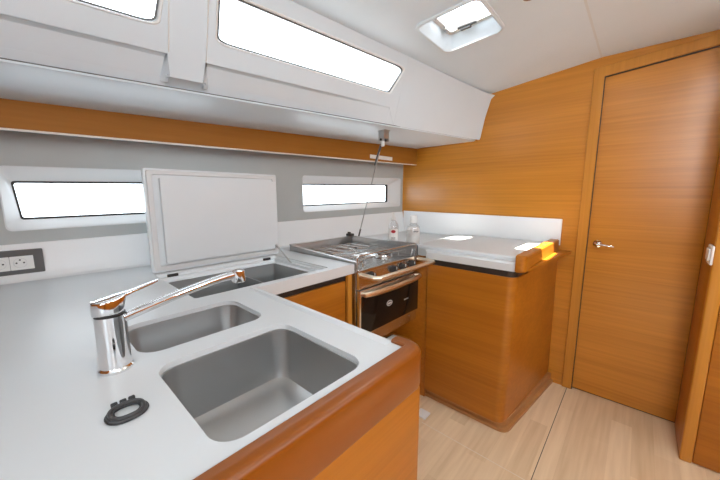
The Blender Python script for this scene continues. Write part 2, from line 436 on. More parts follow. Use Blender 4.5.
# ------------------------------------------------------------------ door in the bulkhead
dr = sroot('door_1', 'tall honey coloured wooden door in the bulkhead', 'door', (XB, -.02, 0))
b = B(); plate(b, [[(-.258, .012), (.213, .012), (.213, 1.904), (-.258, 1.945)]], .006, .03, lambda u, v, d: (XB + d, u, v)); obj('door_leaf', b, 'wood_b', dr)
b = B()
plate(b, [[(.2165, 0), (.268, 0), (.268, 1.96), (-.30, 2.006), (-.30, 1.9535), (-.262, 1.9505), (.2165, 1.9085)]], -.012, -.0005, lambda u, v, d: (XB + d, u, v))
obj('door_frame', b, 'wood_z', dr, bev=.003)
b = B(); plate(b, [[(.2165, 0), (.2165, 1.9085), (-.26, 1.9505), (-.26, 1.9465), (.213, 1.905), (.213, 0)]], -.004, .012, lambda u, v, d: (XB + d, u, v)); obj('door_gap', b, 'dark', dr)
hd = B(); lathe(hd, (XB + .006, .165, .962), [(.022, 0), (.022, .005), (.019, .008), (.010, .009), (.010, .035), (.0, .036)], 24, (-1, 0, 0))
h = obj('door_handle', hd, 'chrome', dr)
hd = B(); tube(hd, [(XB - .030, .165, .962), (XB - .034, .155, .962), (XB - .036, .13, .961), (XB - .036, .10, .957), (XB - .034, .088, .956)], [.009, .009, .0075, .0075, .005], 12, .8)
obj('lever', hd, 'chrome', h)
b = B(); box(b, XB + .0, XB + .01, .10, .11, .0, .01)
b.free()

b = B(); box(b, XB + .031, XB + .05, -.4, .35, -.05, 2.1); struct('trim_9', b, 'dark', 'dark board added behind the door to stop a light leak', 'backing')  # added board, keeps outside light from leaking in round the door

# wardrobe beside the door
wd = thing('wardrobe', 'wooden wardrobe end at the right edge beside the door', 'wardrobe', (2.12, -.6, 0))
b = B(); box(b, 2.0, 2.275, -1.4, -.256, .0, 2.01, .006); obj('carcass', b, 'wood_x', wd)
b = B(); box(b, 1.992, 1.9995, -1.4, -.30, .01, 2.0, .002); obj('front_panel', b, 'wood_y', wd)
b = B(); box(b, 1.985, 2.012, -.298, -.2555, .0, 2.01, .008, 3); obj('corner_post', b, 'wood_z', wd)
sw = thing('light_switch', 'white plastic switch on the wardrobe side by the door', 'switch', (2.02, -.25, .965))
b = B(); box(b, 1.97, 2.07, -.2555, -.246, .950, 1.033, .004); obj('switch_plate', b, 'whitep', sw)
b = B(); box(b, 1.985, 2.055, -.246, -.240, .966, 1.018, .002); obj('rocker', b, 'whitep', sw)

# ------------------------------------------------------------------ fascia along the side deck
b = B(); rings = []
for x in [XA + (2.272 - XA) * i / 10 for i in range(11)]:
    y = 1.58 - .07 * x; z0 = 1.468 + .014 * x; z1 = 1.563 + .03 * x
    rings.append([Vector(p) for p in ((x, y, z0 + .002), (x, y, z1), (x, y + .02, z1), (x, y + .02, z0), (x, y + .003, z0))])
loft(b, rings)
fs = thing('shelf_fascia', 'long orange wooden fascia board under the side deck', 'fascia', (.5, 1.56, 1.47)); obj('fascia_board', b, 'fascia', fs)
b = B(); rings = []
for x in [XA + (2.272 - XA) * i / 10 for i in range(11)]:
    y = 1.58 - .07 * x; z0 = 1.468 + .014 * x
    rings.append([Vector(p) for p in ((x, y - .001, z0 - .003), (x, y - .001, z0 + .0015), (x, y + .021, z0 - .0005), (x, y + .021, z0 - .003))])
loft(b, rings); obj('edging', b, 'edge', fs, label='pale thin edging')
b = B(); rings = []
lp = [(1.715, 1.510), (1.955, 1.510), (1.955, 1.536), (1.715, 1.536)]
plate(b, [[(x, z) for x, z in lp]], 0, .004, lambda u, v, d: Vector((u, 1.58 - .07 * u - .0045 + d, v + .0)))
tag(obj('fascia_label', b, 'label'), 'small blank white strip stuck on the wooden fascia beside the stay', 'label')

# ------------------------------------------------------------------ worktop and galley
X_IN = .519                                   # inner edge of the sink peninsula
Y_BAR = .342                                  # its passage edge
Y_FR = .965                                   # front edge of the hull-side run
X_ST = 1.025                                  # stove side
SB = (.136, .419, .362, .645); SS = (.131, .412, .708, .910)
ICE = (.336, .897, 1.0, 1.425)
b = B()
outer = [(-1.25, Y_BAR), (X_IN, Y_BAR), (X_IN, Y_FR), (X_ST, Y_FR), (X_ST, 1.500), (1.592, 1.500), (1.592, 1.5555), (1.0, 1.597), (-1.25, 1.7545)]
outer = [(-1.25, Y_BAR), (X_IN, Y_BAR), (X_IN, Y_FR), (X_ST, Y_FR), (X_ST, 1.500), (1.592, 1.500), (1.592, hull_y(1.592) - .03), (-1.25, hull_y(-1.25) - .03)]
h1 = rrect(*SB, .038, 8); h2 = rrect(*SS, .042, 8); h3 = rrect(*ICE, .012, 4)
plate(b, [outer, list(reversed(h1)), list(reversed(h2)), list(reversed(h3))], WT - .045, WT)
wt = thing('worktop', 'white solid surface L-shaped worktop around the sinks and cooler', 'worktop', (.1, 1.0, WT - .045))
obj('slab', b, 'solid', wt, bev=.003)
b = B()
loft(b, [[Vector((X_IN - .022 + .0, y, WT - .0005)), Vector((X_IN - .016, y, WT + .0065)), Vector((X_IN - .004, y, WT + .0065)), Vector((X_IN + .003, y, WT + .001)), Vector((X_IN + .003, y, WT - .044)), Vector((X_IN + .0005, y, WT - .044))] for y in (.44, .6, .8, Y_FR - .001)] if False else [[Vector((X_IN - .022, y, WT - .0005)), Vector((X_IN - .016, y, WT + .006 * k)), Vector((X_IN - .004, y, WT + .006 * k)), Vector((X_IN + .003, y, WT + .001)), Vector((X_IN + .003, y, WT - .044)), Vector((X_IN + .0005, y, WT - .044))] for y, k in ((.376, .15), (.42, .9), (.6, 1), (.8, 1), (Y_FR - .001, 1))])
obj('raised_edge', b, 'solid', wt)

def bowl(name, rect, r, depth, label, tap):
    x0, x1, y0, y1 = rect; root = thing(name, label, 'sink', ((x0 + x1) / 2, (y0 + y1) / 2, WT - depth), 'stainless steel sink bowls')
    def L(e, rr): return rrect(x0 + e, x1 - e, y0 + e, y1 - e, rr, 8)
    b = B(); zt = WT - .012
    rr = [(L(-.0, r), zt), (L(.001, r), zt - .001), (L(.0025, r), WT - .03), (L(.010, r * .9), WT - depth + .03), (L(.016, r * .85), WT - depth + .012), (L(.030, r * .7), WT - depth + .002), (L(.05, r * .5), WT - depth), (L(.09, .02), WT - depth - .0015)]
    ring_loft(b, rr, cap_last=True)
    o = obj('bowl', b, 'steel', root)
    s = o.modifiers.new('s', 'SOLIDIFY'); s.thickness = .0012; s.offset = 1
    b = B(); cx, cy = tap
    lathe(b, (cx, cy, WT - depth - .001), [(.034, 0), (.034, .002), (.028, .003), (.024, .001), (.0, .0012)], 24); obj('drain', b, 'chrome', root)
    return root
bowl('sink_bowl', SB, .038, .142, 'large rectangular steel sink bowl nearest the passage edge', (.20, .44))
bowl('sink_bowl', SS, .042, .11, 'smaller steel sink bowl behind the tap spout', (.30, .80))

# cooler well under the raised lid
cw = thing('top_loading_cooler', 'open top-loading cooler in the worktop with its pale lid raised', 'cooler', ((ICE[0] + ICE[1]) / 2, 1.21, WT - .36))
def LI(e, r=.012): return rrect(ICE[0] + e, ICE[1] - e, ICE[2] + e, ICE[3] - e, r, 4)
b = B(); ring_loft(b, [(LI(.0005), WT - .004), (LI(.001), WT - .016), (LI(.016), WT - .018), (LI(.018), WT - .03), (LI(.034), WT - .032)], cap_last=False)
o = obj('liner_rim', b, 'lid', cw); s = o.modifiers.new('s', 'SOLIDIFY'); s.thickness = .003; s.offset = 1
b = B(); ring_loft(b, [(LI(.0345), WT - .033), (LI(.036), WT - .10), (LI(.06, .03), WT - .34), (LI(.08, .03), WT - .352)], cap_last=True)
o = obj('liner', b, 'well', cw); s = o.modifiers.new('s', 'SOLIDIFY'); s.thickness = .003; s.offset = 1
b = B(); box(b, .66, .668, 1.045, 1.385, WT - .34, WT - .05, .002); obj('divider', b, 'well', cw)
b = B(); lo = rrect(.336, .930, WT + .002, 1.355, .008, 4)
plate(b, [lo], 1.446, 1.470, lambda u, v, d: (u, d, v)); lid = obj('lid', b, 'lid', cw, bev=.003)
b = B()
ring_loft(b, [(rrect(.343, .923, WT + .009, 1.348, .006, 4), 1.4455), (rrect(.346, .920, WT + .012, 1.345, .006, 4), 1.440), (rrect(.362, .906, WT + .026, 1.333, .006, 4), 1.440), (rrect(.365, .903, WT + .029, 1.330, .006, 4), 1.4455)], lambda u, v, d: (u, d, v))
obj('seal', b, 'surround', lid)
b = B()
ring_loft(b, [(rrect(.386, .914, .968, 1.318, .004, 4), 1.4458), (rrect(.386, .914, .968, 1.318, .004, 4), 1.424)], lambda u, v, d: (u, d, v), cap_last=True)
obj('inner_panel', b, 'lid', lid, label='glossy white inner panel')
b = B(); box(b, .895, .905, 1.418, 1.438, .968, .988, .002); tube(b, [(.902, 1.42, .985), (.882, 1.18, .862)], .0042, 8)
obj('gas_strut', b, 'frame_steel', lid)
for x in (.40, .84):
    b = B(); box(b, x - .02, x + .02, 1.415, 1.4255, WT - .026, WT - .006, .002); obj('hinge', b, 'black', lid)

# sockets on the splashback
sk = thing('socket_panel', 'dark grey plate with two white round power sockets on the splashback', 'socket', tuple(hull(-.03, .95, -.02)))
def SP(x, z, d): return Vector((x, hull_y(x) - .020 + d, z))
b = B(); plate(b, [rrect(-.16, .041, .956, 1.046, .004, 3)], -.006, .012, SP); obj('plate', b, 'plate', sk)
for cx in (-.021, -.073):
    b = B(); x0, x1 = cx - .0255, cx + .034 if cx > -.03 else cx + .0255
    x1 = cx + .0255 if cx < -.03 else .014
    plate(b, [rrect(x0, x1, .973, 1.024, .002, 3)], -.009, -.005, SP); o = obj('socket', b, 'whitep', sk)
    b = B(); ctr = SP(cx, .999, -.009); lathe(b, ctr, [(.0185, -.001), (.0185, .0012), (.0165, .0012), (.0165, -.001)], 24, (0, -1, 0)); obj('socket_ring', b, 'surround', o)
    b = B()
    for dx, dz in ((-.0095, 0), (.0095, 0), (0, .011)):
        lathe(b, SP(cx + dx, .999 + dz, -.009), [(.0028, -.001), (.0028, .0012), (.001, .0013)], 10, (0, -1, 0))
    obj('pin_hole', b, 'black', o)

# mixer tap
TX, TY = .089, .694
tp = thing('mixer_tap', 'tall chrome single-lever mixer tap standing beside the sinks', 'tap', (TX, TY, WT))
b = B(); lathe(b, (TX, TY, WT), [(.0262, 0), (.0268, .002), (.0268, .005), (.0250, .0075), (.0242, .009)], 32, sx=1, sy=1); obj('base_ring', b, 'chrome', tp)
b = B(); lathe(b, (TX, TY, WT + .009), [(.0242, 0), (.0242, .002), (.0238, .05), (.0242, .096)], 36); obj('body', b, 'chrome', tp)
b = B(); lathe(b, (TX, TY, WT + .105), [(.0232, 0), (.0232, .003)], 32); obj('joint_ring', b, 'black', tp)
sd = Vector((.97, -.24, 0)).normalized(); sv = Vector((-sd.y, sd.x, 0))
b = B(); rings = []
for s, hw, zt, zb in ((-.0240, .009, .133, .1075), (-.0215, .015, .1335, .1075), (-.012, .0215, .1350, .1075), (.002, .0235, .1380, .1075), (.013, .021, .1405, .1080), (.0215, .014, .1425, .112), (.027, .0125, .1435, .1375), (.045, .0105, .1485, .1440), (.068, .0085, .1560, .1525), (.077, .006, .1590, .1560)):
    c = Vector((TX, TY, WT)) + sd * s; m_ = (zt + zb) / 2; h_ = (zt - zb) / 2; rad = min(h_, hw) * .35
    prof_ = rrect(-hw, hw, m_ - h_, m_ + h_, rad, 3)
    rings.append([c + sv * u + Vector((0, 0, v)) for u, v in prof_])
loft(b, rings); obj('lever', b, 'chrome', tp)
S0 = Vector((TX, TY, 1.026)); S1 = Vector((.305, .631, 1.077)); b = B(); pts = []; rr = []
for i in range(13):
    t = i / 12; p = S0.lerp(S1, t); p.z = 1.019 + .085 * t - .022 * t * t * t - .003 * math.sin(PI * t) + (0 if t < .8 else -.0)
    pts.append(p); rr.append(.0100 if t < .9 else .0105)
tube(b, pts, rr, 16, .85); obj('spout', b, 'chrome', tp)
b = B(); e = pts[-1] + sd * -.002
lathe(b, e + Vector((0, 0, .009)), [(.004, .001), (.0135, -.003), (.0140, -.024), (.012, -.028), (.0, -.0285)], 20); obj('nozzle', b, 'chrome', tp)

# black coiled ring on the worktop
ck = thing('rubber_ring', 'oval black ribbed rubber ring lying on the worktop near the tap', 'ring', (.073, .539, WT))
ex = Vector((1, 0.0, 0)); cxy = Vector((.0745, .533, WT)); th = math.radians(2)
ex = Vector((math.cos(th), math.sin(th), 0)); ey = Vector((-ex.y, ex.x, 0))
def oval(bm, a, c, r, z, n=48, sq=2.6):
    P = []
    for k in range(n):
        t = 2 * PI * k / n; u = math.copysign(abs(math.cos(t)) ** (2 / sq), math.cos(t)) * a; v = math.copysign(abs(math.sin(t)) ** (2 / sq), math.sin(t)) * c
        P.append(cxy + ex * u + ey * v + Vector((0, 0, z)))
    rings = []
    for i, p in enumerate(P):
        d = (P[(i + 1) % n] - P[i - 1]).normalized(); s = Vector((d.y, -d.x, 0))
        rings.append([p + s * math.cos(q) * r + Vector((0, 0, math.sin(q) * r)) for q in [2 * PI * k / 8 for k in range(8)]])
    vs = [[bm.verts.new(q) for q in rg] for rg in rings]
    for i in range(n):
        for j in range(8): bm.faces.new((vs[i][j], vs[i][(j + 1) % 8], vs[(i + 1) % n][(j + 1) % 8], vs[(i + 1) % n][j]))
b = B(); oval(b, .0222, .0205, .0030, .0031, sq=2.4); oval(b, .0185, .0165, .0026, .0036, sq=2.5); oval(b, .0205, .0186, .0026, .0068, sq=2.4); obj('ring_body', b, 'rubber', ck)
b = B(); oval(b, .0155, .0135, .0012, .0050, sq=2.5); oval(b, .0258, .0235, .0011, .0018, sq=2.2); obj('inner_cord', b, 'black', ck)
for k, u in enumerate((-.010, .001, .012)):
    b = B(); c = cxy + ey * .0262 + ex * u
    lathe(b, c + Vector((0, 0, .0055)) - ex * .004, [(.0035, 0), (.0042, .001), (.0042, .007), (.0035, .008)], 12, ex); obj('stud', b, 'black', ck)

# peninsula cabinet
pc = thing('sink_cabinet', 'wooden sink peninsula cabinet with a thick varnished rim facing the passage', 'cabinet', (-.3, .6, 0))
b = B(); box(b, -1.2, .537, .3115, .334, .02, .8465, .003); obj('side_panel', b, 'wood_x', pc)
b = B(); box(b, .498, .512, .345, .93, .02, .883, .002); obj('end_panel', b, 'wood_y', pc)
b = B()
prof = [(.3415, .8855), (.3415, .9345), (.337, .9385), (.326, .939), (.316, .9365), (.309, .930), (.306, .920), (.306, .858), (.309, .850), (.314, .847), (.3345, .847), (.3345, .8855)]
prof = [(.3415, .887), (.3415, .9345), (.338, .9375), (.326, .938), (.315, .9365), (.309, .932), (.306, .925), (.3055, .855), (.3075, .849), (.311, .847), (.3415, .847)]
rings = [[Vector((x, y, z)) for y, z in prof] for x in (-1.22, -.6, 0, .3, .515)]
# end turns round the corner in plan
cy = .3415
for k in range(1, 9):
    a = PI / 2 * k / 8
    rings.append([Vector((.515 + math.sin(a) * (cy - y) + 0, cy - math.cos(a) * (cy - y), z)) for y, z in prof])
rings.append([Vector((.515 + (cy - y), .375, z)) for y, z in prof])
loft(b, rings); obj('varnished_rim', b, 'rim', pc)
b = B(); tube(b, [(.5225, .353, .847), (.5225, .353, .936)], .001, 6); b.free()
b = B(); box(b, -1.2, .50, .345, .36, .0, .07); obj('plinth', b, 'dark', pc)

# hull-side cabinet with a drawer front
hc = thing('galley_cabinet', 'low wooden cabinet under the worktop between sink and stove', 'cabinet', (.77, 1.2, 0))
b = B(); box(b, .53, 1.005, 1.000, 1.014, .06, .883); obj('gap_shade', b, 'dark', hc)  # near-black sheet, shade of the gap above the drawer put in colour
b = B(); box(b, .524, .985, .984, .999, .25, .852, .003); d_ = obj('drawer_front', b, 'wood_x', hc)
b = B(); box(b, .990, 1.018, .972, .99, .06, .883, .003); obj('corner_post', b, 'wood_z', hc)
b = B(); box(b, 1.005, 1.0185, .99, 1.45, .06, .883); obj('side_panel', b, 'wood_x', hc)
b = B(); box(b, .524, .985, .984, .999, .0, .245, .003); obj('lower_panel', b, 'wood_x', hc)

# ------------------------------------------------------------------ stove
SX0, SX1, SY0, SY1 = 1.03, 1.558, .945, 1.485
st = thing('stove', 'stainless gimballed marine stove with three burners and a black oven door', 'stove', (1.29, 1.2, .5))
b = B(); box(b, SX0 + .004, SX1 - .004, SY0 + .02, SY1, .50, .884, .004); obj('body', b, 'hob', st)
b = B()
plate(b, [[(SX0, .500), (SX1, .500), (SX1, .562), (SX0, .562)]], SY0 + .006, SY0 + .0195, lambda u, v, d: (u, d, v)); obj('lower_panel', b, 'hob', st, bev=.002)
# hob tray
b = B(); ring_loft(b, [(rrect(SX0, SX1, SY0, SY1, .012, 4), .884), (rrect(SX0, SX1, SY0, SY1, .012, 4), .896), (rrect(SX0 + .006, SX1 - .006, SY0 + .006, SY1 - .006, .010, 4), .898), (rrect(SX0 + .016, SX1 - .016, SY0 + .016, SY1 - .016, .01, 4), .893)], cap_last=True)
obj('hob_tray', b, 'hob', st)
# rim walls
b = B()
loft(b, [[Vector((x, y, z)) for x, z in ((SX0, .896), (SX0 + .008, .896), (SX0 + .008, zt - .008), (SX0 + .018, zt - .006), (SX0 + .018, zt), (SX0, zt))] for y, zt in ((SY0 + .01, .937), (SY1, .960))]); box(b, SX1 - .008, SX1, SY0 + .01, SY1, .896, .966, .002)
box(b, SX0, SX1, SY1 - .008, SY1, .896, .966, .002)
box(b, SX1 - .02, SX1 + .002, SY0 + .01, SY1 + .002, .960, .968, .002)
box(b, SX0 - .002, SX1 + .002, SY1 - .02, SY1 + .002, .960, .968, .002)
obj('rim_wall', b, 'frame_steel', st)
b = B(); tube(b, [(SX0 + .006, SY0 + .014, .898), (SX0 + .006, SY0 + .012, .958), (SX0 + .02, SY0 + .01, .966), (SX1 - .02, SY0 + .01, .966), (SX1 - .006, SY0 + .012, .958), (SX1 - .006, SY0 + .014, .898)], .0035, 8); obj('front_fiddle', b, 'hob', st)
b = B(); tube(b, [(SX0 + .012, SY0 + .02, .898), (SX0 + .014, SY0 + .016, .93), (SX0 + .04, SY0 + .016, .935), (SX0 + .05, SY0 + .016, .915), (SX0 + .05, SY0 + .02, .898)], .004, 8); obj('pot_clamp', b, 'chrome', st)
b = B(); tube(b, [(SX1 - .012, SY0 + .02, .898), (SX1 - .014, SY0 + .016, .93), (SX1 - .04, SY0 + .016, .935), (SX1 - .05, SY0 + .016, .915), (SX1 - .05, SY0 + .02, .898)], .004, 8); obj('pot_clamp', b, 'frame_steel', st)
b = B(); box(b, SX1 + .001, SX1 + .011, SY0 + .01, SY0 + .045, .885, .955, .003); obj('gimbal_bracket', b, 'plate', st)
# burners with pan supports
for cx, cy, r in ((1.395, 1.085, .042), (1.165, 1.30, .036), (1.42, 1.345, .030)):
    b = B(); lathe(b, (cx, cy, .8935), [(r * 1.25, 0), (r * 1.25, .003), (r * .95, .006), (r * .9, .014), (r * .78, .016)], 28); bo = obj('burner', b, 'hob', st)
    b = B(); lathe(b, (cx, cy, .9095), [(r * .72, 0), (r * .78, .002), (r * .74, .006), (r * .3, .0075), (0, .0076)], 28); obj('burner_cap', b, 'iron', bo)
b = B()
for y in (1.02, 1.085, 1.15, 1.235, 1.30, 1.345, 1.41):
    tube(b, [(SX0 + .022, y, .901), (SX0 + .03, y, .928), (SX1 - .03, y, .928), (SX1 - .022, y, .901)], .0026, 6)
for x in (1.10, 1.165, 1.235, 1.33, 1.395, 1.46):
    tube(b, [(x, SY0 + .075, .901), (x, SY0 + .08, .9275), (x, SY1 - .03, .9275), (x, SY1 - .025, .901)], .0026, 6)
obj('pan_support', b, 'frame_steel', st)
# controls
b = B(); pts_ = [(SY0 + .012, .804), (SY0 - .004, .806), (SY0 - .006, .82), (SY0 + .0, .884), (SY0 + .012, .884)]
loft(b, [[Vector((x, y, z)) for y, z in pts_] for x in (SX0 + .002, SX1 - .002)]); obj('control_panel', b, 'hob', st)
for x in (1.118, 1.300, 1.384, 1.474):
    b = B(); lathe(b, (x, SY0 - .003, .860), [(.022, 0), (.022, .003), (.019, .004), (.017, .022), (.014, .024), (0, .0245)], 20, (0, -1, 0)); kn = obj('knob', b, 'iron', st)
    b = B(); box(b, x - .0015, x + .0015, SY0 - .0295, SY0 - .0268, .862, .876); obj('knob_mark', b, 'whitep', kn)
# oven door
b = B(); box(b, SX0 + .002, SX1 - .002, SY0 - .008, SY0 + .012, .566, .800, .004); dd = obj('oven_door', b, 'hob', st)
b = B(); box(b, SX0 + .012, SX1 - .012, SY0 - .0115, SY0 - .0085, .574, .772, .0015); obj('door_glass', b, 'oven_glass', dd)
b = B(); tube(b, [(SX0 + .02, SY0 - .008, .782), (SX0 + .022, SY0 - .026, .781), (SX0 + .08, SY0 - .036, .779), (1.29, SY0 - .042, .777), (SX1 - .08, SY0 - .036, .779), (SX1 - .022, SY0 - .026, .781), (SX1 - .02, SY0 - .008, .782)], [.008, .010, .0115, .0115, .0115, .010, .008], 12, 1.25); obj('door_handle', b, 'brass', dd)
b = B(); lathe(b, (1.262, SY0 - .0114, .684), [(.024, 0), (.024, .0016), (.021, .002), (.021, .0010), (0, .0010)], 28, (0, -1, 0), 1., .62); bd = obj('badge', b, 'whitep', dd, label='oval badge')
b = B(); lathe(b, (1.262, SY0 - .0126, .684), [(.0205, 0), (.0205, .0006), (0, .0007)], 28, (0, -1, 0), 1., .60); obj('badge_centre', b, 'iron', dd)
text('badge_letters', 'eno', .021, 'whitep', dd, (1.262, SY0 - .0138, .6855), (1, 0, 0), (0, 0, 1))
for q in range(4):
    b = B(); box(b, 1.40 + q * .011, 1.407 + q * .011, SY0 - .0126, SY0 - .0116, .664, .669); obj('door_print', b, 'surround', dd)
# grab rail
b = B()
RY = .828
rings = []
for x, y, z in ((SX0 + .006, SY0 - .008, .880), (SX0 + .003, RY + .02, .880), (SX0 + .018, RY, .880), (1.29, RY, .880), (1.524, RY, .880), (1.539, RY + .02, .880), (1.539, SY0 - .008, .880)):
    rings.append((x, y, z))
tube(b, rings, .0122, 10, .9); obj('grab_rail', b, 'brass', st)
b = B(); box(b, 1.505, 1.545, SY1 - .03, SY1 + .012, .968, .985, .003); box(b, 1.512, 1.522, SY1 - .02, SY1 + .004, .985, .997, .002); obj('stay_socket', b, 'iron', st)

# stay rod from deck head to stove
sy = thing('stove_stay', 'thin steel stay running from a folding deck bracket down to the stove', 'stay', (1.55, 1.418, .97))
b = B(); tube(b, [(1.552, 1.418, .972), (1.472, 1.165, 1.545)], .0035, 8); obj('rod', b, 'frame_steel', sy)
b = B(); tube(b, [(1.552, 1.418, .970), (1.545, 1.396, 1.02)], .0055, 8); obj('rod_end', b, 'plate', sy)
b = B(); tube(b, [(1.487, 1.228, 1.43), (1.472, 1.165, 1.545)], [.0045, .008], 10); obj('rod_grip', b, 'plate', sy)
bk = B(); box(bk, 1.448, 1.500, 1.120, 1.176, 1.6165, 1.6225, .002); box(bk, 1.450, 1.455, 1.128, 1.170, 1.56, 1.618, .0015); box(bk, 1.493, 1.498, 1.128, 1.170, 1.56, 1.618, .0015); box(bk, 1.455, 1.493, 1.164, 1.169, 1.572, 1.618, .001)
box(bk, 1.455, 1.493, 1.129, 1.134, 1.575, 1.618, .001)
obj('bracket', bk, 'frame_steel', sy)
b = B(); tube(b, [(1.445, 1.149, 1.568), (1.503, 1.149, 1.568)], .007, 12); obj('pivot_pin', b, 'black', sy)
b = B(); lathe(b, (1.474, 1.156, 1.532), [(.006, 0), (.012, .003), (.013, .016), (.010, .034)], 16); obj('collar', b, 'whitep', sy)

# stove recess
b = B(); box(b, SX1 + .014, 1.566, .90, 1.46, .06, .88); b.free()
kk = thing('stove_recess', 'wooden cheek and floor of the recess that holds the stove', 'recess', (1.3, 1.2, 0))
b = B(); box(b, 1.574, 1.588, .885, 1.49, .0, .862, .002); obj('side_cheek', b, 'wood_x', kk)
b = B(); box(b, 1.022, 1.572, 1.0, 1.49, .34, .352); obj('recess_floor', b, 'wood_x', kk)
b = B(); box(b, 1.022, 1.572, .984, .999, .02, .352, .002); obj('lower_panel', b, 'wood_x', kk)
b = B(); box(b, 1.30, 1.46, .94, .983, .352, .36, .002); b.free()
tr = thing('latch_plate', 'small pale metal plate under the oven beside the peninsula corner', 'plate', (1.18, .93, .40))
b = B(); box(b, 1.14, 1.36, .915, .975, .452, .460, .002); obj('plate', b, 'whitep', tr)
b = B(); box(b, 1.14, 1.36, .975, .985, .30, .460, .002); obj('bracket', b, 'hob', tr)

# ------------------------------------------------------------------ cooler unit against the bulkhead
fr = thing('refrigerator_cabinet', 'rounded free-standing wooden refrigerator cabinet against the bulkhead', 'cabinet', (1.9, .63, 0))
b = B()
foot = rpoly([(1.563, .884), (1.563, .425), (2.288, .352), (2.288, .884)], [.006, .052, 0, 0], 8)
topo = rpoly([(1.560, .884), (1.560, .405), (2.288, .358), (2.288, .884)], [.006, .048, 0, 0], 8)
loft(b, [[Vector((x, y, .062)) for x, y in foot], [Vector((x, y, .853)) for x, y in topo]]); obj('carcass', b, 'wood_y', fr, bev=.002)
b = B()
k1 = rpoly([(1.60, .90), (1.60, .42), (2.288, .335), (2.288, .90)], [.006, .055, 0, 0], 8)
k2 = rpoly([(1.588, .90), (1.588, .405), (2.288, .320), (2.288, .90)], [.006, .06, 0, 0], 8)
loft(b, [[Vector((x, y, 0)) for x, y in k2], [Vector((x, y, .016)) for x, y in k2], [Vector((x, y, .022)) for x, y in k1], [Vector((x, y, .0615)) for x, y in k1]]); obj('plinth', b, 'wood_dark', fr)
b = B()
g = rpoly([(1.568, 1.45), (1.568, .413), (2.286, .366), (2.286, 1.45)], [.006, .045, 0, 0], 8)
gg = rpoly([(1.563, .884), (1.563, .410), (2.286, .366), (2.286, .884)], [.006, .045, 0, 0], 8)
loft(b, [[Vector((x, y, .8535)) for x, y in gg], [Vector((x, y, .888)) for x, y in gg]]); obj('shadow_gap', b, 'dark', fr)
b = B(); box(b, 1.592, 2.286, .9, 1.49, .03, .885, .002); obj('corner_carcass', b, 'wood_y', fr)
ft = thing('countertop', 'white worktop with raised lid and wooden fiddle on the refrigerator cabinet', 'worktop', (1.9, .9, .889))
b = B()
s1 = rpoly([(1.540, .892), (1.540, .4085), (2.286, .4085), (2.286, hull_y(2.286) - .03), (1.597, hull_y(1.597) - .03), (1.597, .892)], [.02, .004, 0, 0, 0, .01], 5)
s2 = rpoly([(1.548, .898), (1.548, .4085), (2.286, .4085), (2.286, hull_y(2.286) - .03), (1.603, hull_y(1.603) - .03), (1.603, .898)], [.02, .004, 0, 0, 0, .01], 5)
loft(b, [[Vector((x, y, .889)) for x, y in s1], [Vector((x, y, .925)) for x, y in s1], [Vector((x, y, .933)) for x, y in s2]]); obj('slab', b, 'solid', ft)
b = B()
lo0 = rrect(1.585, 2.262, .4095, .995, .012, 4)
def li(e): return rrect(1.585 + e, 2.262 - e, .4095 + e * .2, .995 - e, .012, 4)
loft(b, [[Vector((x, y, .9335)) for x, y in li(0)], [Vector((x, y, .946)) for x, y in li(.002)], [Vector((x, y, .953)) for x, y in li(.01)]]); obj('lid', b, 'solid', ft)
b = B()
f0 = rpoly([(1.534, .408), (1.534, .362), (2.275, .358), (2.275, .408)], [.004, .03, 0, 0], 7)
f1 = rpoly([(1.538, .404), (1.538, .368), (2.274, .364), (2.274, .404)], [.004, .025, 0, 0], 7)
loft(b, [[Vector((x, y, .889)) for x, y in f1], [Vector((x, y, .895)) for x, y in f0], [Vector((x, y, .966)) for x, y in f0], [Vector((x, y, .972)) for x, y in f1]]); obj('fiddle', b, 'wood_x', ft)
b = B()
e0 = [(1.575, .3605), (2.286, .3565), (2.286, .288)]
loft(b, [[Vector((x, y, .889)) for x, y in e0], [Vector((x, y, .905)) for x, y in e0]]); obj('side_ledge', b, 'wood_x', ft)
sp = B(); plate(sp, [rpoly([(.352, .934), (1.545, .934), (1.545, 1.113), (.352, 1.100)], [0, 0, 0, .006], 4)], -.014, -.001, lambda u, v, d: (XB + d, u, v))
tag(obj('splashback', sp, 'splash', bev=.002), 'white splashback on the wooden bulkhead behind the refrigerator top', 'splashback')

# bottles
bt = thing('soap_bottle', 'white soap bottle with a round red mark standing behind the stove', 'bottle', (1.64, 1.19, .9335))
b = B(); lathe(b, (1.64, 1.19, .9335), [(.030, 0), (.034, .006), (.034, .105), (.031, .125), (.016, .148), (.012, .152), (.012, .162)], 28); obj('bottle_body', b, 'clearp', bt)
b = B(); lathe(b, (1.64, 1.19, .9345), [(.029, .001), (.032, .008), (.032, .07), (.031, .071)], 24); obj('liquid', b, 'label', bt)
b = B(); lathe(b, (1.64, 1.19, 1.0885), [(.015, 0), (.015, .016), (.008, .022), (.007, .040), (.0095, .042), (.0095, .050), (0, .051)], 20); obj('cap', b, 'whitep', bt)
vdir = Vector((-1.64, -1.19, 0)).normalized(); vs_ = Vector((-vdir.y, vdir.x, 0))
def patch(bm, c, r, a0, a1, z0, z1):
    base = math.atan2(vdir.y, vdir.x); rings = []
    for k in range(9):
        a = base + math.radians(a0 + (a1 - a0) * k / 8); p = Vector(c) + Vector((math.cos(a) * r, math.sin(a) * r, 0)); q = Vector(c) + Vector((math.cos(a) * (r + .0006), math.sin(a) * (r + .0006), 0))
        rings.append([p + Vector((0, 0, z0)), q + Vector((0, 0, z0)), q + Vector((0, 0, z1)), p + Vector((0, 0, z1))])
    return loft(bm, rings)
b = B(); patch(b, (1.64, 1.19, .9335), .0343, -55, 55, .028, .098); obj('label', b, 'label', bt)
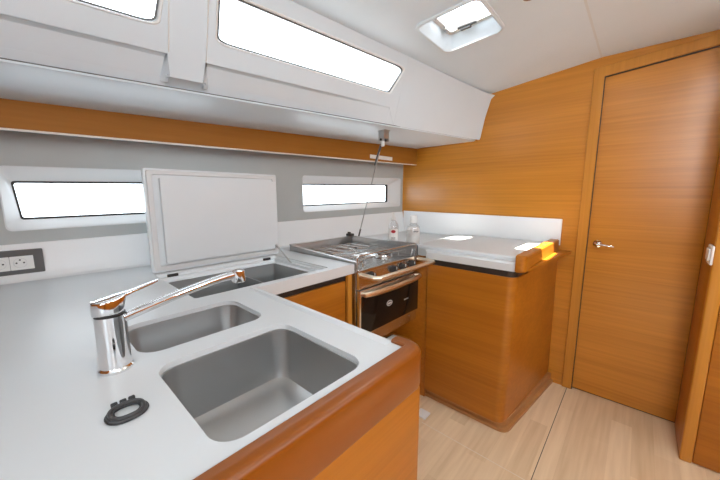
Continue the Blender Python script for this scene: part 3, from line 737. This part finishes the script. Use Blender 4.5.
b = B(); lathe(b, Vector((1.64, 1.19, 1.015)) + vdir * .0345, [(.013, 0), (.013, .0012), (0, .0014)], 20, vdir, 1.15, .8); obj('red_mark', b, 'red', bt)
b = B()
for zz, a in ((.042, 24), (.036, 20), (.031, 26)): patch(b, (1.64, 1.19, .9335), .0351, -a, a, zz, zz + .0022)
obj('label_print', b, 'ink', bt)
cn = thing('clear_canister', 'pale see-through bottle with a short dark print line in the bulkhead corner', 'bottle', (1.70, 1.075, .9335))
b = B(); c0 = (1.70, 1.075, .9335)
lathe(b, c0, [(.040, 0), (.044, .006), (.044, .10), (.040, .115), (.024, .128), (.022, .13), (.022, .14)], 28); obj('bottle_body', b, 'clearp', cn)
b = B(); lathe(b, (1.70, 1.075, .9345), [(.039, .001), (.042, .008), (.042, .095), (.03, .11), (0, .111)], 24); obj('liquid', b, 'label', cn)
b = B(); lathe(b, (1.70, 1.075, 1.073), [(.024, 0), (.024, .03), (.022, .045), (.015, .05), (0, .0505)], 24); obj('cap', b, 'whitep', cn)
b = B(); patch(b, c0, .0446, -2, 42, .083, .088); obj('print_line', b, 'ink', cn)

# small pad on the floor
b = B(); box(b, 1.395, 1.46, .775, .84, .0005, .012, .004)
tag(obj('floor_pad', b, 'whitep'), 'small white pad on the floor behind the peninsula corner', 'pad')

# ------------------------------------------------------------------ hatch
ht = thing('deck_hatch', 'small open-view deck hatch with white rim set in the headliner', 'hatch', (1.4, .67, 1.97))
def HZ(u, v, d): return ceil_map(u, v, d)
def HL(e, r): return rrect(HX0 + e, HX1 - e, HY0 + e, HY1 - e, r, 6)
b = B(); ring_loft(b, [(HL(-.014, .045), .0), (HL(-.014, .045), -.006), (HL(-.006, .04), -.010), (HL(.0, .035), -.008), (HL(.010, .03), .02), (HL(.018, .022), .045), (HL(.019, .02), .075), (HL(-.01, .02), .08)], HZ); obj('rim', b, 'gel', ht)
b = B()
plate(b, [HL(.0175, .022), list(reversed(HL(.040, .012)))], .060, .072, HZ); obj('sash', b, 'whitep', ht, bev=.002)
b = B(); plate(b, [HL(.0175, .022)], .0725, .080, HZ); obj('hatch_pane', b, 'glass', ht)
b = B(); p = HZ(1.500, .685, .052); box(b, p.x - .010, p.x + .010, p.y - .045, p.y + .045, p.z - .004, p.z + .006, .002); box(b, p.x - .005, p.x + .012, p.y - .02, p.y + .03, p.z - .014, p.z - .004, .003); obj('handle', b, 'plate', ht)
for (x, y) in ((1.33, .772), (1.47, .772)):
    b = B(); p = HZ(x, y, .05); box(b, p.x - .018, p.x + .018, p.y - .008, p.y + .008, p.z - .006, p.z + .010, .003); tube(b, [(p.x - .02, p.y - .008, p.z - .004), (p.x + .02, p.y - .008, p.z - .004)], .004, 8); obj('hinge', b, 'frame_steel', ht)
lp_ = thing('ceiling_lamp', 'small round bronze-rimmed ceiling lamp at the top edge beside the hatch', 'lamp', (1.398, .392, 1.98))
p = ceil_map(1.398, .392, 0)
b = B(); lathe(b, p + Vector((0, 0, -.010)), [(.012, 0), (.021, .0015), (.024, .006), (.024, .012)], 24); obj('lamp_rim', b, 'bronze', lp_)

# ------------------------------------------------------------------ side deck outside the windows
b = B(); rings = []
for x in (-2.5, XB + 1.5):
    rings.append([Vector((x, 1.36 - .15 * x, 1.67)), Vector((x, 1.80 - .07 * x, 1.66)), Vector((x, 1.80 - .07 * x, 1.64)), Vector((x, 1.36 - .15 * x, 1.65))])
loft(b, rings); o = obj('trim_8', b, 'deck_out'); o['kind'] = 'structure'; o['label'] = 'darkened side deck outside the coachroof windows'

# ------------------------------------------------------------------ camera, light
cam = bpy.data.cameras.new('camera'); co = bpy.data.objects.new('camera', cam); COL.objects.link(co); SC.camera = co
f = 307.; cam.sensor_width = 36; cam.lens = 36 * f / 720; cam.clip_start = .02
yaw = math.radians(42.2); pit = math.atan(45 / 307)
fw = Vector((math.cos(yaw) * math.cos(pit), math.sin(yaw) * math.cos(pit), -math.sin(pit)))
co.location = (0, 0, 1.25); co.rotation_euler = fw.to_track_quat('-Z', 'Y').to_euler()

w = bpy.data.worlds.new('sky'); SC.world = w; w.use_nodes = True
bg = w.node_tree.nodes['Background']; bg.inputs[0].default_value = (.82, .92, 1, 1); bg.inputs[1].default_value = 4.9
def sun(name, d, s, col, ang):
    l = bpy.data.lights.new(name, 'SUN'); l.energy = s; l.color = col; l.angle = math.radians(ang)
    o = bpy.data.objects.new(name, l); COL.objects.link(o); o.rotation_euler = Vector(d).to_track_quat('-Z', 'Y').to_euler(); return o
sun('sun', (.635, .28, -1.095), 34., (1, .96, .9), .6)
# cabin downlights in the headliner, added fill light for the bulkhead
def area(name, loc, d, size, e, col=(1, 1, 1)):
    l = bpy.data.lights.new(name, 'AREA'); l.energy = e; l.size = size; l.color = col; l.shape = 'DISK'
    o = bpy.data.objects.new(name, l); COL.objects.link(o); o.location = loc; o.rotation_euler = Vector(d).to_track_quat('-Z', 'Y').to_euler(); return o
area('cabin_light', (1.3, -.3, 1.99), (0, 0, -1), .12, 3, (1, .97, .93))
area('cabin_light', (.3, -.5, 1.99), (0, 0, -1), .12, 3, (1, .97, .93))
area('bulkhead_fill', (-.5, -.8, 1.86), (2.6, .6, .10), .5, 13, (.90, .96, 1))  # unseen lamp put in to brighten the upper bulkhead
vs = SC.view_settings; vs.view_transform = 'Standard'; vs.look = 'None'; vs.gamma = 1; vs.exposure = 0.25; vs.use_curve_mapping = False
